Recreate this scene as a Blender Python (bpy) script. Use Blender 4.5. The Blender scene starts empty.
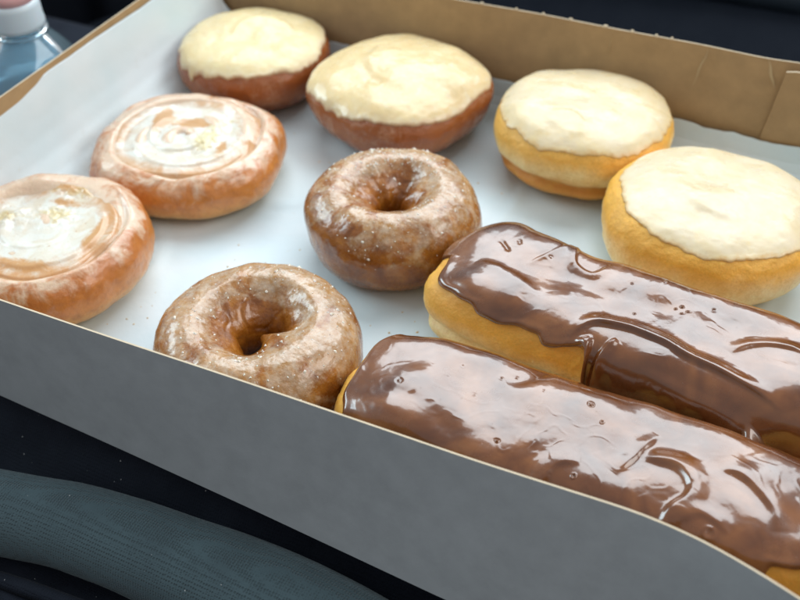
import bpy, math, random
import numpy as np
from mathutils import Matrix, Vector
random.seed(5); rng = np.random.default_rng(7)
SC = bpy.context.scene
COL = SC.collection
CM = 0.01
PI = math.pi

# ------------------------------------------------------------------ noise (vectorised)
_perm = np.random.default_rng(11).permutation(512).astype(np.int64)
_grad = np.random.default_rng(12).normal(size=(512, 3)); _grad /= np.linalg.norm(_grad, axis=1)[:, None]
def perlin(P):
    P = np.asarray(P, float); i = np.floor(P).astype(np.int64); f = P - i
    w = f*f*f*(f*(f*6-15)+10); out = 0
    for dx in (0, 1):
        for dy in (0, 1):
            for dz in (0, 1):
                h = _perm[(_perm[(_perm[(i[..., 0]+dx) & 511]+i[..., 1]+dy) & 511]+i[..., 2]+dz) & 511]
                g = _grad[h]; d = f - np.array([dx, dy, dz])
                ww = (w[..., 0] if dx else 1-w[..., 0])*(w[..., 1] if dy else 1-w[..., 1])*(w[..., 2] if dz else 1-w[..., 2])
                out = out + ww*(g*d).sum(-1)
    return out*1.5
def fbm(P, scale=1.0, octv=3, seed=0.0, gain=.5):
    P = np.asarray(P, float)*scale + seed*7.31
    a, s = 1.0, 0
    for k in range(octv):
        s = s + a*perlin(P*(2.03**k) + k*13.7); a *= gain
    return s
def sstep(a, b, x):
    t = np.clip((x-a)/(b-a), 0, 1); return t*t*(3-2*t)
def P3(x, y, z=0): return np.stack([x, y, np.broadcast_to(z, np.shape(x))], -1)

# ------------------------------------------------------------------ objects
def props(o, label=None, cat=None, group=None, kind=None):
    if label: o['label'] = label
    if cat: o['category'] = cat
    if group: o['group'] = group
    if kind: o['kind'] = kind
    return o
def empty(name, loc, rz=0, **k):
    o = bpy.data.objects.new(name, None); COL.objects.link(o)
    o.empty_display_size = .01
    o.location = Vector(loc)*CM; o.rotation_euler = (0, 0, rz)
    return props(o, **k)
def meshobj(name, V, F, mats, parent=None, smooth=True, fm=None, uvs=None):
    """V in cm"""
    me = bpy.data.meshes.new(name)
    me.from_pydata((np.asarray(V, float)*CM).tolist(), [], [list(map(int, f)) for f in F])
    if not isinstance(mats, (list, tuple)): mats = [mats]
    for m in mats: me.materials.append(m)
    if fm is not None: me.polygons.foreach_set('material_index', np.asarray(fm, np.int32))
    me.polygons.foreach_set('use_smooth', np.full(len(me.polygons), smooth))
    me.update()
    o = bpy.data.objects.new(name, me); COL.objects.link(o)
    if parent: o.parent = parent
    return o
def attr(o, name, vals):
    a = o.data.attributes.new(name, 'FLOAT', 'POINT'); a.data.foreach_set('value', np.asarray(vals, np.float32).ravel())
def grid_faces(n, m, wrap_u=False, off=0):
    """n rows (u) x m cols (v); index i*m+j"""
    i = np.arange(n if wrap_u else n-1)[:, None]; j = np.arange(m-1)[None, :]
    i2 = (i+1) % n
    F = np.stack([i*m+j, i2*m+j, i2*m+j+1, i*m+j+1], -1)
    return (F.reshape(-1, 4)+off)
def join(parts):
    V, F, n = [], [], 0
    for v, f in parts:
        V.append(np.asarray(v, float).reshape(-1, 3)); F += [[int(a)+n for a in q] for q in f]; n += len(V[-1])
    return np.concatenate(V), F

# ------------------------------------------------------------------ materials
class NT:
    def __init__(s, name):
        m = bpy.data.materials.new(name); m.use_nodes = True; s.m = m; s.t = m.node_tree; s.t.nodes.clear()
        s.out = s.n('ShaderNodeOutputMaterial'); s._obj = None
    def n(s, ty, **k):
        x = s.t.nodes.new(ty)
        for a, b in k.items(): setattr(x, a, b)
        return x
    def link(s, a, b): s.t.links.new(a, b)
    def put(s, sock, v):
        if hasattr(v, 'is_output') or isinstance(v, bpy.types.NodeSocket): s.link(v, sock)
        else: sock.default_value = (*v, 1) if isinstance(v, (tuple, list)) and len(v) == 3 and sock.type == 'RGBA' else v
    def obj(s):
        if s._obj is None:
            tc = s.n('ShaderNodeTexCoord'); mp = s.n('ShaderNodeVectorMath', operation='SCALE'); mp.inputs[3].default_value = 100
            s.link(tc.outputs['Object'], mp.inputs[0]); s._obj = mp.outputs[0]
        return s._obj
    def noise(s, scale, detail=3, rough=.5, dist=0, off=0, vec=None, st=None):
        x = s.n('ShaderNodeTexNoise'); v = vec or s.obj()
        if off or st:
            mp = s.n('ShaderNodeMapping'); mp.inputs[1].default_value = (off, off*.7, off*1.3)
            if st: mp.inputs[3].default_value = st
            s.link(v, mp.inputs[0]); v = mp.outputs[0]
        s.link(v, x.inputs['Vector']); x.inputs['Scale'].default_value = scale; x.inputs['Detail'].default_value = detail
        x.inputs['Roughness'].default_value = rough; x.inputs['Distortion'].default_value = dist
        return x.outputs['Fac']
    def voro(s, scale, feat='F1', off=0):
        x = s.n('ShaderNodeTexVoronoi', feature=feat); s.link(s.obj(), x.inputs['Vector']); x.inputs['Scale'].default_value = scale
        return x.outputs['Distance']
    def ramp(s, f, stops):
        x = s.n('ShaderNodeValToRGB'); s.link(f, x.inputs[0]); e = x.color_ramp.elements
        while len(e) < len(stops): e.new(.5)
        for k, (p, c) in enumerate(stops):
            e[k].position = p; e[k].color = (*c, 1) if isinstance(c, (tuple, list)) else (c, c, c, 1)
        return x.outputs[0]
    def mix(s, f, a, b, mode='MIX'):
        x = s.n('ShaderNodeMix', data_type='RGBA', blend_type=mode)
        s.put(x.inputs[0], f); s.put(x.inputs[6], a); s.put(x.inputs[7], b); return x.outputs[2]
    def math(s, op, a, b=0, clamp=False):
        x = s.n('ShaderNodeMath', operation=op, use_clamp=clamp); s.put(x.inputs[0], a); s.put(x.inputs[1], b); return x.outputs[0]
    def sep(s, v=None, k=2):
        x = s.n('ShaderNodeSeparateXYZ'); s.link(v or s.obj(), x.inputs[0]); return x.outputs[k]
    def at(s, name):
        x = s.n('ShaderNodeAttribute', attribute_name=name); return x.outputs['Fac']
    def bump(s, h, strength=.5, dist=.05, normal=None):
        x = s.n('ShaderNodeBump'); s.put(x.inputs['Height'], h); x.inputs['Strength'].default_value = strength
        x.inputs['Distance'].default_value = dist*CM
        if normal: s.link(normal, x.inputs['Normal'])
        return x.outputs[0]
    def bsdf(s, **k):
        x = s.n('ShaderNodeBsdfPrincipled')
        for a, v in k.items():
            nm = a.replace('_', ' ')
            s.put(x.inputs[nm], v)
        s.link(x.outputs[0], s.out.inputs[0]); return s.m

def sss(k, w, r=(1, .5, .25), scale=.004):
    k.update({'Subsurface_Weight': w, 'Subsurface_Radius': Vector(r), 'Subsurface_Scale': scale}); return k

def mat_yeast(name, h, low, pale, gold, top, glaze=0.0, gcol=(.75, .66, .58), band=.42, rough=.45, seed=0, bandw=.07):
    t = NT(name); z = t.math('DIVIDE', t.sep(), h)
    z = t.math('ADD', z, t.math('MULTIPLY', t.math('SUBTRACT', t.noise(.7, 3, off=seed), .5), .28))
    c = t.ramp(z, [(0.0, low), (max(.02, band-bandw*2.2), low), (band-bandw*.4, pale), (band+bandw*.6, pale), (min(.93, band+bandw*3.2), gold), (1.0, top)])
    n = t.noise(1.1, 5, .6, .4, off=seed+3)
    c = t.mix(t.math('MULTIPLY', t.ramp(n, [(.35, 0.0), (.75, 1.0)]), .7), c, tuple(v*.8 for v in gold))
    c = t.mix(t.math('MULTIPLY', t.ramp(t.noise(9, 4, .6, off=seed), [(.45, 0.0), (.75, 1.0)]), .4), c, tuple(v*.6 for v in gold))
    r = rough
    if glaze > 0:
        g = t.noise(.75, 5, .65, .9, off=seed+9); g2 = t.noise(6, 4, .7, .3, off=seed+4)
        gm = t.math('ADD', g, t.math('MULTIPLY', t.math('SUBTRACT', g2, .5), .35))
        gm = t.ramp(gm, [(.62-glaze*.28, 0.0), (.72-glaze*.12, 1.0)])
        gm = t.math('MULTIPLY', gm, min(.9, .15+glaze*.55))
        c = t.mix(gm, c, gcol)
        r = t.mix(gm, (.22,)*3, (.38,)*3)
    hgt = t.math('ADD', t.math('MULTIPLY', t.noise(6, 5, .6), .8), t.math('MULTIPLY', t.noise(28, 3, .6), .35))
    k = dict(Base_Color=c, Roughness=r, Normal=t.bump(hgt, .55, .12), Coat_Weight=.25 if glaze else .05, Coat_Roughness=.25)
    return t.bsdf(**sss(k, .25, (1, .45, .2), .004))

def mat_icing(name, c1, c2, c3, dough=(.62, .36, .12), rough=.32, seed=0, amt=.5, spots=0.0):
    t = NT(name)
    n = t.noise(.55, 4, .55, .8, off=seed, st=(1, 1, .4)); n2 = t.noise(2.2, 4, .6, .5, off=seed+5)
    c = t.mix(t.ramp(n, [(.4, 0.0), (.62, 1.0)]), c1, c2)
    c = t.mix(t.math('MULTIPLY', t.ramp(n2, [(.55, 0.0), (.72, 1.0)]), amt), c, c3)
    # thin veil near the edge lets the dough colour through
    e = t.ramp(t.math('ADD', t.at('edge'), t.math('MULTIPLY', t.math('SUBTRACT', t.noise(3, 4, .7, off=seed), .5), .9)), [(.45, 0.0), (.95, 1.0)])
    c = t.mix(t.math('MULTIPLY', e, .5), c, c3)
    e2 = t.ramp(t.math('ADD', t.at('edge'), t.math('MULTIPLY', t.math('SUBTRACT', t.noise(2.2, 4, .7, off=seed+7), .5), .7)), [(.72, 0.0), (1.05, 1.0)])
    c = t.mix(t.math('MULTIPLY', e2, .75), c, dough)
    if spots:
        s = t.ramp(t.noise(3.4, 2, .5, off=seed+20), [(.72, 0.0), (.76, 1.0)])
        c = t.mix(t.math('MULTIPLY', s, spots), c, (.55, .36, .14))
    h = t.math('ADD', t.math('MULTIPLY', t.noise(.9, 3, .5, .8, off=seed, st=(1, .55, 1)), 1.0), t.math('MULTIPLY', t.noise(5, 4, .6), .09))
    k = dict(Base_Color=c, Roughness=t.ramp(t.noise(1.2, 3, off=seed+2), [(.3, rough-.08), (.7, rough+.12)]), Normal=t.bump(h, .2, .06), Specular_IOR_Level=.5)
    return t.bsdf(**sss(k, .45, (1, .75, .45), .004))

def mat_choc(seed=0):
    t = NT('milk_chocolate_icing')
    n = t.noise(.4, 3, .5, 1.0, off=seed); n2 = t.noise(1.5, 4, .6, .6, off=seed+2)
    c = t.ramp(n, [(.3, (.080, .022, .006)), (.5, (.155, .050, .013)), (.72, (.25, .092, .026))])
    c = t.mix(t.math('MULTIPLY', t.ramp(n2, [(.5, 0.0), (.8, 1.0)]), .35), c, (.07, .022, .010))
    h = t.math('ADD', t.math('MULTIPLY', t.noise(.6, 2, .4, .9, off=seed, st=(.6, 1.1, 1)), .42), t.math('MULTIPLY', t.ramp(t.noise(2.6, 3, .55, .8, off=seed, st=(.45, 1, 1)), [(.5, 0.0), (.8, 1.0)]), .012))
    pits = t.ramp(t.voro(1.7), [(0.0, 0.0), (.055, 0.0), (.075, 1.0), (.10, .9)])
    h = t.math('ADD', h, t.math('MULTIPLY', pits, .045))
    h = t.math('ADD', h, t.math('MULTIPLY', t.noise(22, 3, .6), .003))
    r = t.ramp(t.noise(1.0, 4, .6, off=seed+8), [(.35, .16), (.65, .30)])
    k = dict(Base_Color=c, Roughness=r, Normal=t.bump(h, .6, .16), IOR=1.55, Coat_Weight=.75, Coat_Roughness=.09, Coat_IOR=1.55)
    return t.bsdf(**sss(k, .12, (1, .4, .2), .002))

def mat_cake(name, seed=0, glaze=.5):
    t = NT(name)
    n = t.noise(1.2, 5, .65, .5, off=seed)
    c = t.ramp(n, [(.28, (.14, .038, .004)), (.5, (.27, .088, .010)), (.72, (.42, .165, .022))])
    up = t.at('up')
    g = t.math('ADD', t.math('MULTIPLY', t.math('SUBTRACT', t.noise(.65, 3, .5, 1.3, off=seed+6), .5), 1.15), .5)
    g = t.math('ADD', g, t.math('MULTIPLY', t.math('SUBTRACT', t.noise(4.5, 5, .7, .8, off=seed+1), .5), .40))
    g = t.math('ADD', g, t.math('MULTIPLY', t.math('SUBTRACT', up, .70), .70))
    gm = t.ramp(g, [(.54-.07*glaze, 0.0), (.70-.06*glaze, .8), (.9, 1.0)])
    col = t.mix(t.ramp(t.noise(3, 4, .6, off=seed+11), [(.35, 0.0), (.65, 1.0)]), (.70, .60, .46), (.46, .27, .10))
    c = t.mix(t.math('MULTIPLY', gm, .58), c, col)
    fl = t.ramp(t.noise(9, 5, .72, .6, off=seed+13), [(.62, 0.0), (.67, 1.0)])
    fl = t.math('MULTIPLY', fl, t.ramp(g, [(.40, 0.0), (.62, 1.0)]))
    c = t.mix(t.math('MULTIPLY', fl, .75), c, (.80, .74, .66))
    h = t.math('ADD', t.math('MULTIPLY', t.noise(2.6, 4, .55), 1.0), t.math('MULTIPLY', t.noise(14, 4, .6), .14))
    h = t.math('ADD', h, t.math('MULTIPLY', fl, .16))
    r = t.ramp(t.noise(3, 4, .6, off=seed+3), [(.35, .18), (.65, .36)])
    k = dict(Base_Color=c, Roughness=r, Normal=t.bump(h, .5, .10), Coat_Weight=.5, Coat_Roughness=.14)
    return t.bsdf(**sss(k, .12, (1, .45, .2), .003))

def mat_board(name, col, fib=.06, rough=.8, spec=.3):
    t = NT(name)
    n = t.noise(1.0, 5, .6, off=3); n2 = t.noise(14, 4, .7, st=(1, 1, 4)); n3 = t.noise(45, 2, .5, st=(.25, 1, 1))
    c = t.mix(t.ramp(n, [(.3, 0.0), (.7, 1.0)]), tuple(v*(1-fib) for v in col), tuple(min(1, v*(1+fib)) for v in col))
    c = t.mix(t.math('MULTIPLY', t.ramp(n2, [(.55, 0.0), (.75, 1.0)]), .22), c, tuple(v*.72 for v in col))
    c = t.mix(t.math('MULTIPLY', t.ramp(n3, [(.55, 0.0), (.7, 1.0)]), .16), c, tuple(min(1, v*1.3) for v in col))
    return t.bsdf(Base_Color=c, Roughness=rough, Normal=t.bump(t.math('ADD', t.math('MULTIPLY', n, 3.0), n2), .25, .03), Specular_IOR_Level=spec)

KRAFT = mat_board('kraft_board_inside', (.40, .265, .135), .10)
GREYB = mat_board('grey_white_board_outside', (.33, .35, .365), .07, .62)
EDGE = mat_board('board_cut_edge', (.62, .52, .38), .05)
CREASE = mat_board('board_crease_line', (.50, .37, .21), .05)
def mat_paper():
    t = NT('white_waxed_paper')
    n = t.noise(.22, 4, .5, .4); n2 = t.noise(1.6, 5, .6)
    c = t.mix(t.ramp(n, [(.35, 0.0), (.65, 1.0)]), (.64, .76, .81), (.72, .80, .84))
    st = t.ramp(t.noise(1.1, 4, .7, off=31), [(.66, 0.0), (.74, 1.0)])
    c = t.mix(t.math('MULTIPLY', st, .35), c, (.60, .62, .60))
    sp = t.ramp(t.noise(9, 2, .5, off=44), [(.76, 0.0), (.79, 1.0)])
    c = t.mix(t.math('MULTIPLY', sp, .5), c, (.62, .50, .36))
    h = t.math('ADD', t.math('MULTIPLY', n, 1.5), t.math('MULTIPLY', n2, .35))
    return t.bsdf(Base_Color=c, Roughness=.5, Normal=t.bump(h, .35, .12), Specular_IOR_Level=.35)
PAPER = mat_paper()

# ------------------------------------------------------------------ disc / bar pastry surface
class Pastry:
    """closed pastry: outline radius R(theta), height h, rounded sides; local cm coordinates, base on z=0"""
    def __init__(s, a, b, h, p=.55, q=.75, corner=2.3, seed=0, lump=.18, outl=.03, crease=0.0, crease_z=.42, dome=.0, topfn=None, flat=.75, taper=0.0, outfn=None, cw=.07, warp=None):
        s.outfn, s.cw, s.warp = outfn, cw, warp
        s.taper = taper
        s.a, s.b, s.h, s.p, s.q, s.c, s.seed, s.lump, s.outl = a, b, h, p, q, corner, seed, lump, outl
        s.crease, s.cz, s.dome, s.topfn, s.flat = crease, crease_z, dome, topfn, flat
    def outline(s, th):
        c, si = np.cos(th), np.sin(th)
        r = (np.abs(c/s.a)**s.c+np.abs(si/s.b)**s.c)**(-1/s.c)
        if s.outfn is not None: r = r*(1+s.outfn(th))
        return r*(1+s.outl*fbm(P3(np.cos(th)*1.3, np.sin(th)*1.3, s.seed*3.3), 1, 2, s.seed))
    def base(s, th, ph):
        R = s.outline(th); cp = np.cos(ph); sp = np.sin(ph)
        k = np.abs(cp)**s.p
        m = min(s.a, s.b); out = R-m*.999; out = np.maximum(out, 0)
        rr = R*k
        z = s.h/2*(1+np.sign(sp)*np.abs(sp)**s.q)
        x, y = rr*np.cos(th), rr*np.sin(th)
        if s.taper: tp = 1-s.taper*np.clip(1-z/s.h, 0, 1)**1.2; x = x*tp; y = y*tp
        if s.crease: rr2 = 1-s.crease*np.exp(-((z/s.h-s.cz-.05*fbm(P3(np.cos(th), np.sin(th), 2.2), 1.5, 2, s.seed))/s.cw)**2)*np.clip(k*2-1, 0, 1); x = x*rr2; y = y*rr2
        return x, y, z, k
    def pos(s, th, ph, fine=0.0):
        x, y, z, k = s.base(th, ph)
        P = P3(x, y, z)
        n1 = fbm(P, .33, 2, s.seed, .35)
        z2 = z + s.lump*n1*sstep(.25, .9, z/s.h)*1.6
        if s.topfn is not None: z2 = z2 + s.topfn(x, y)*sstep(.75, .98, z/s.h)
        n2 = fbm(P, .5, 2, s.seed+5, .4)
        g = 1+(s.lump*.28*n2)/min(s.a, s.b)*np.clip(k, 0, 1)*2
        x = x*g; y = y*g
        if s.warp is not None: x, y = s.warp(x, y)
        P = P3(x, y, np.maximum(z2, 0.0) if fine == 0 else z2)
        if fine:
            f = fbm(P, 1.6, 3, s.seed+9)*fine
            rad = np.stack([np.cos(th), np.sin(th)], -1)
            P[..., :2] += rad*(f*np.clip(k*1.5-.5, 0, 1))[..., None]
            P[..., 2] += f*sstep(.3, .9, z/s.h)*.5
        P[..., 2] = np.maximum(P[..., 2], 0)
        return P
def closed_cap(V, n, m, F):
    return F
def polar_mesh(fn, n, phs):
    """theta x phi grid + centre fans; fn(th, ph)->pos"""
    th = np.linspace(0, 2*PI, n, endpoint=False)
    T, Ph = np.meshgrid(th, phs, indexing='ij')
    return fn(T, Ph), grid_faces(n, len(phs), True)
def make_dough(name, pa, mat, parent, n=260, m=110, fine=.05):
    # phi spaced so rings are dense on the sides and spread over the top
    u = np.linspace(0, 1, m); ph = -PI/2+PI*u
    ph = np.sign(ph)*(PI/2)*(np.abs(ph)/(PI/2))**.8
    ph[0] = -PI/2+1e-5; ph[-1] = PI/2-1e-7
    # refine top: use k spacing
    kt = np.linspace(.62, .004, 46)**(1/pa.p); top = np.arccos(np.clip(kt, 0, 1))
    ph = np.concatenate([ph[ph < top[0]-.004], top])
    V, F = polar_mesh(lambda t, p: pa.pos(t, p, fine), n, ph)
    V = V.reshape(-1, 3)
    return meshobj(name, V, F, mat, parent)

def edge_phi(pa, k):     # phi on the upper side with radial factor k
    return np.arccos(np.clip(k, 0, 1)**(1/pa.p))
def make_icing(name, pa, mat, parent, kedge, thick=.16, n=360, m=120, seed=0, extra=None, edge_lump=.05, rimroll=.0, tnoise=.35, kfix=.80, rimfn=None):
    """icing sheet lying on the pastry top; kedge(theta, phi_fn)-> phi at edge"""
    th = np.linspace(0, 2*PI, n, endpoint=False)
    pe = kedge(th)                                   # phi of the edge
    ke = np.abs(np.cos(pe))**pa.p
    t = np.linspace(0, 1, m)
    g = np.concatenate([np.linspace(-1.2, 1.2, 400), np.pi/2-np.geomspace(np.pi/2-1.2001, 1e-7, 900)])
    mm = min(pa.a, pa.b); gk = mm*np.cos(g)**pa.p; gz = pa.h/2*(1+np.sign(g)*np.abs(np.sin(g))**pa.q)
    gs = np.concatenate([[0], np.cumsum(np.hypot(np.diff(gk), np.diff(gz)))])
    se = np.interp(pe, g, gs); s1_ = gs[-1]-mm*.004
    s85 = np.interp(edge_phi(pa, kfix), g, gs); tc = .38
    S_ = np.where(t[None] < tc, se[:, None]+(s85-se)[:, None]*(t[None]/tc), s85+(s1_-s85)*((t[None]-tc)/(1-tc)))
    ph = np.interp(S_, gs, g)
    T = np.repeat(th[:, None], m, 1)
    P = pa.pos(T, ph)
    e = 1e-3
    A = pa.pos(T+e, ph)-pa.pos(T-e, ph); B = pa.pos(T, np.minimum(ph+e, PI/2-1e-6))-pa.pos(T, ph-e)
    N = np.cross(A, B); L = np.linalg.norm(N, axis=-1, keepdims=True); N = N/np.maximum(L, 1e-9)
    N[L[..., 0] < 1e-9] = (0, 0, 1)
    s = np.clip(np.abs(np.cos(ph)), 0, 1)
    # distance from edge in cm (approx along meridian)
    d = np.concatenate([np.zeros((n, 1)), np.cumsum(np.linalg.norm(np.diff(P, axis=1), axis=-1), axis=1)], 1)
    prof = np.sqrt(np.clip(1-(1-np.clip(d/(thick*1.3), 0, 1))**2, 0, 1))
    th_n = thick*(1+tnoise*fbm(P, .8, 3, seed+2))
    rr_ = rimroll if rimfn is None else rimfn(P)
    th_n = th_n*(1+rr_*np.exp(-((d-.28)/.20)**2))
    hh = th_n*prof + edge_lump*fbm(P, 2.2, 3, seed+4)*prof
    if extra is not None: hh = hh+extra(P)*sstep(0, .35, d)
    V = P+N*hh[..., None]
    # first ring: tuck under the dough surface
    V0 = P[:, :1]-N[:, :1]*.10
    V = np.concatenate([V0, V], 1)
    o = meshobj(name, V.reshape(-1, 3), list(grid_faces(n, m+1, True))+[[i*(m+1)+m for i in range(n)]], mat, parent)
    dd = np.concatenate([d[:, :1], d], 1)
    attr(o, 'edge', np.clip(1-dd/.9, 0, 1))
    return o

# =================================================================== BOX
W = 30.2; HB = 6.1; XR = 43.0; XL = -.35
box = empty('pastry_box', (0, 0, 0), label='shallow open kraft cardboard box with grey outside, holding all the doughnuts', cat='box')
def wall(name, top, bot, outward, thick=.07, nz=14, extra_top=None, sub=90, parent=box):
    """top, bot: polylines (x,y,z) inner face; outward: unit vector"""
    top = np.array(top, float); bot = np.array(bot, float)
    def res(pl, t):
        d = np.concatenate([[0], np.cumsum(np.linalg.norm(np.diff(pl, axis=0), axis=1))]); d /= d[-1]
        return np.stack([np.interp(t, d, pl[:, k]) for k in range(3)], -1)
    t = np.linspace(0, 1, sub); A = res(top, t); B = res(bot, t)
    ker = np.array([1, 2, 3, 2, 1])/9.
    for X in (A, B):
        for k in range(3):
            X[2:-2, k] = np.convolve(X[:, k], ker, 'valid')
    if extra_top is not None: A[:, 2] += extra_top(t)
    s = np.linspace(0, 1, nz)[None, :, None]
    I = B[:, None]*(1-s)+A[:, None]*s
    o_ = np.array(outward, float)
    I = I+o_*(.09*fbm(I, .12, 2, 3.3)[..., None]*np.sin(np.pi*s))
    O = I+o_*thick
    n = sub
    V = np.concatenate([I.reshape(-1, 3), O.reshape(-1, 3)]); N0 = n*nz
    Fi = grid_faces(n, nz); Fo = grid_faces(n, nz, off=N0)[:, ::-1]
    Ft = []
    for i in range(n-1):
        a, b = i*nz+nz-1, (i+1)*nz+nz-1; Ft.append([a, b, b+N0, a+N0])
        a, b = i*nz, (i+1)*nz; Ft.append([a, a+N0, b+N0, b])
    for i in (0, n-1):
        for j in range(nz-1):
            a = i*nz+j; Ft.append([a, a+1, a+1+N0, a+N0])
    F = list(Fi)+list(Fo)+Ft; fm = [0]*len(Fi)+[1]*len(Fo)+[2]*len(Ft)
    o = meshobj(name, V, F, [KRAFT, GREYB, EDGE], parent, True, fm)
    bpy.context.view_layer.objects.active = o
    try: o.data.set_sharp_from_angle(angle=math.radians(40))
    except Exception: pass
    return o
rim = [(-.4, -.30, HB), (5, -.35, HB), (10.3, -.35, HB), (16, -.22, HB), (21.2, -.06, HB), (30.3, .12, HB), (35.5, .36, HB), (37.4, .2, HB), (39, -.16, HB), (40.5, -.6, HB), (43.2, -1.55, HB)]
bot = [(-.1, -.10, 0), (5, -.45, 0), (15, -.78, 0), (21, -1.02, 0), (30, -1.47, 0), (36, -1.5, 0), (43, -1.3, 0)]
wall('front_wall', rim, bot, (0, -1, 0))
def nubs(t):
    z = np.zeros_like(t)
    return z
wall('back_wall', [(-.5, 30.35, HB), (16, 30.1, HB), (21, 30.33, HB), (25.6, 30.3, HB), (29.9, 30.42, HB), (33.4, 30.28, HB), (34.9, 30.5, HB), (XR+.2, 31.1, HB-.1)],
     [(-.1, 29.9, 0), (16, 29.9, 0), (30, 29.9, 0), (34, 29.9, 0), (XR, 29.9, 0)], (0, 1, 0))
wall('left_wall', [(-.35, -.3, HB), (-.2, 8, HB), (-.25, 11.3, HB), (-.35, 17.2, HB), (-.45, 22.8, HB), (-.4, 30.4, HB)],
     [(0.3, -.1, 0), (.3, 15, 0), (.3, 29.9, 0)], (-1, 0, 0))
wall('right_wall', [(43.2, -1.6, HB), (43.0, 15, HB), (43.2, 31.2, HB)], [(42.9, -1.3, 0), (42.9, 15, 0), (42.9, 29.9, 0)], (1, 0, 0))
bp = [(.1, -.0), (5, -.35), (15, -.70), (21, -.94), (30, -1.38), (36, -1.42), (42.9, -1.2), (42.9, 29.9), (.1, 29.9)]; nb = len(bp)
meshobj('bottom_panel', [(x, y, .0) for x, y in bp]+[(x, y, .03) for x, y in bp], [tuple(range(nb))[::-1], tuple(range(nb, 2*nb))]+[(i, (i+1) % nb, (i+1) % nb+nb, i+nb) for i in range(nb)], KRAFT, box, False)
# glued corner tab lying on the inside of the back wall
tabp = [(34.42, 5.75), (34.9, 5.86), (42.8, 5.80), (42.8, .6), (33.78, .6)]
V = [(x, 30.02+.085*(z/6), z) for x, z in tabp]+[(x, 29.93+.085*(z/6), z) for x, z in tabp]
V = [(x, y-(.10 if x < 36 else 0)*0, z) for x, y, z in V]
o = meshobj('corner_tab', V, [(4, 3, 2, 1, 0), (5, 6, 7, 8, 9)]+[(i, (i+1) % 5, (i+1) % 5+5, i+5) for i in range(5)], [KRAFT, EDGE], box, False, [0, 0]+[1]*5)
o.location.y = -.0006
def crease_strip(x0, z0, x1, z1, w_):
    yw = lambda z: 29.9+.44*(z/6.1)-.012
    d = np.array([x1-x0, z1-z0]); d /= np.linalg.norm(d); nx, nz_ = -d[1]*w_/2, d[0]*w_/2; P = []
    for k in np.linspace(0, 1, 8):
        x, z = x0+(x1-x0)*k+.03*math.sin(k*9), z0+(z1-z0)*k; ww = math.sin(PI*min(max(k, .06), .94))
        P += [(x+nx*ww, yw(z), z+nz_*ww), (x, yw(z)-.03, z), (x-nx*ww, yw(z), z-nz_*ww)]
    F = []
    for k in range(7):
        a = k*3; F += [(a, a+1, a+4, a+3), (a+1, a+2, a+5, a+4)]
    meshobj('crease', P, F, CREASE, box)
crease_strip(30.35, 5.95, 29.95, 3.9, .09); crease_strip(33.42, 6.02, 34.0, 4.6, .16); crease_strip(25.3, 5.9, 25.15, 4.6, .04)
# little perforation nubs along the back rim + two crease lines
def box_vf(c, s, rz=0):
    x, y, z = [v/2 for v in s]; P = np.array([(a, b, d) for a in (-x, x) for b in (-y, y) for d in (-z, z)])
    cr, sr = math.cos(rz), math.sin(rz)
    P = np.stack([P[:, 0]*cr-P[:, 1]*sr, P[:, 0]*sr+P[:, 1]*cr, P[:, 2]], -1)+np.array(c)
    return P, [(0, 1, 3, 2), (4, 6, 7, 5), (0, 4, 5, 1), (2, 3, 7, 6), (0, 2, 6, 4), (1, 5, 7, 3)]
for x, w_ in ((17.7, .16), (19.7, .10), (21.3, .12), (22.9, .16), (24.8, .2), (26.3, .13), (27.6, .12), (28.4, .1)):
    y0 = np.interp(x, [16, 21, 25.6, 29.9], [30.1, 30.33, 30.3, 30.42])
    v, f = box_vf((x, y0+.03, HB+.03), (w_, .065, .14))
    v[:, 0] += (v[:, 2]-HB)*rng.uniform(-.5, .5); v[[1, 5], 2] -= .05*rng.random()
    meshobj('perforation_nub', v, f, EDGE, box, False)

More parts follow.
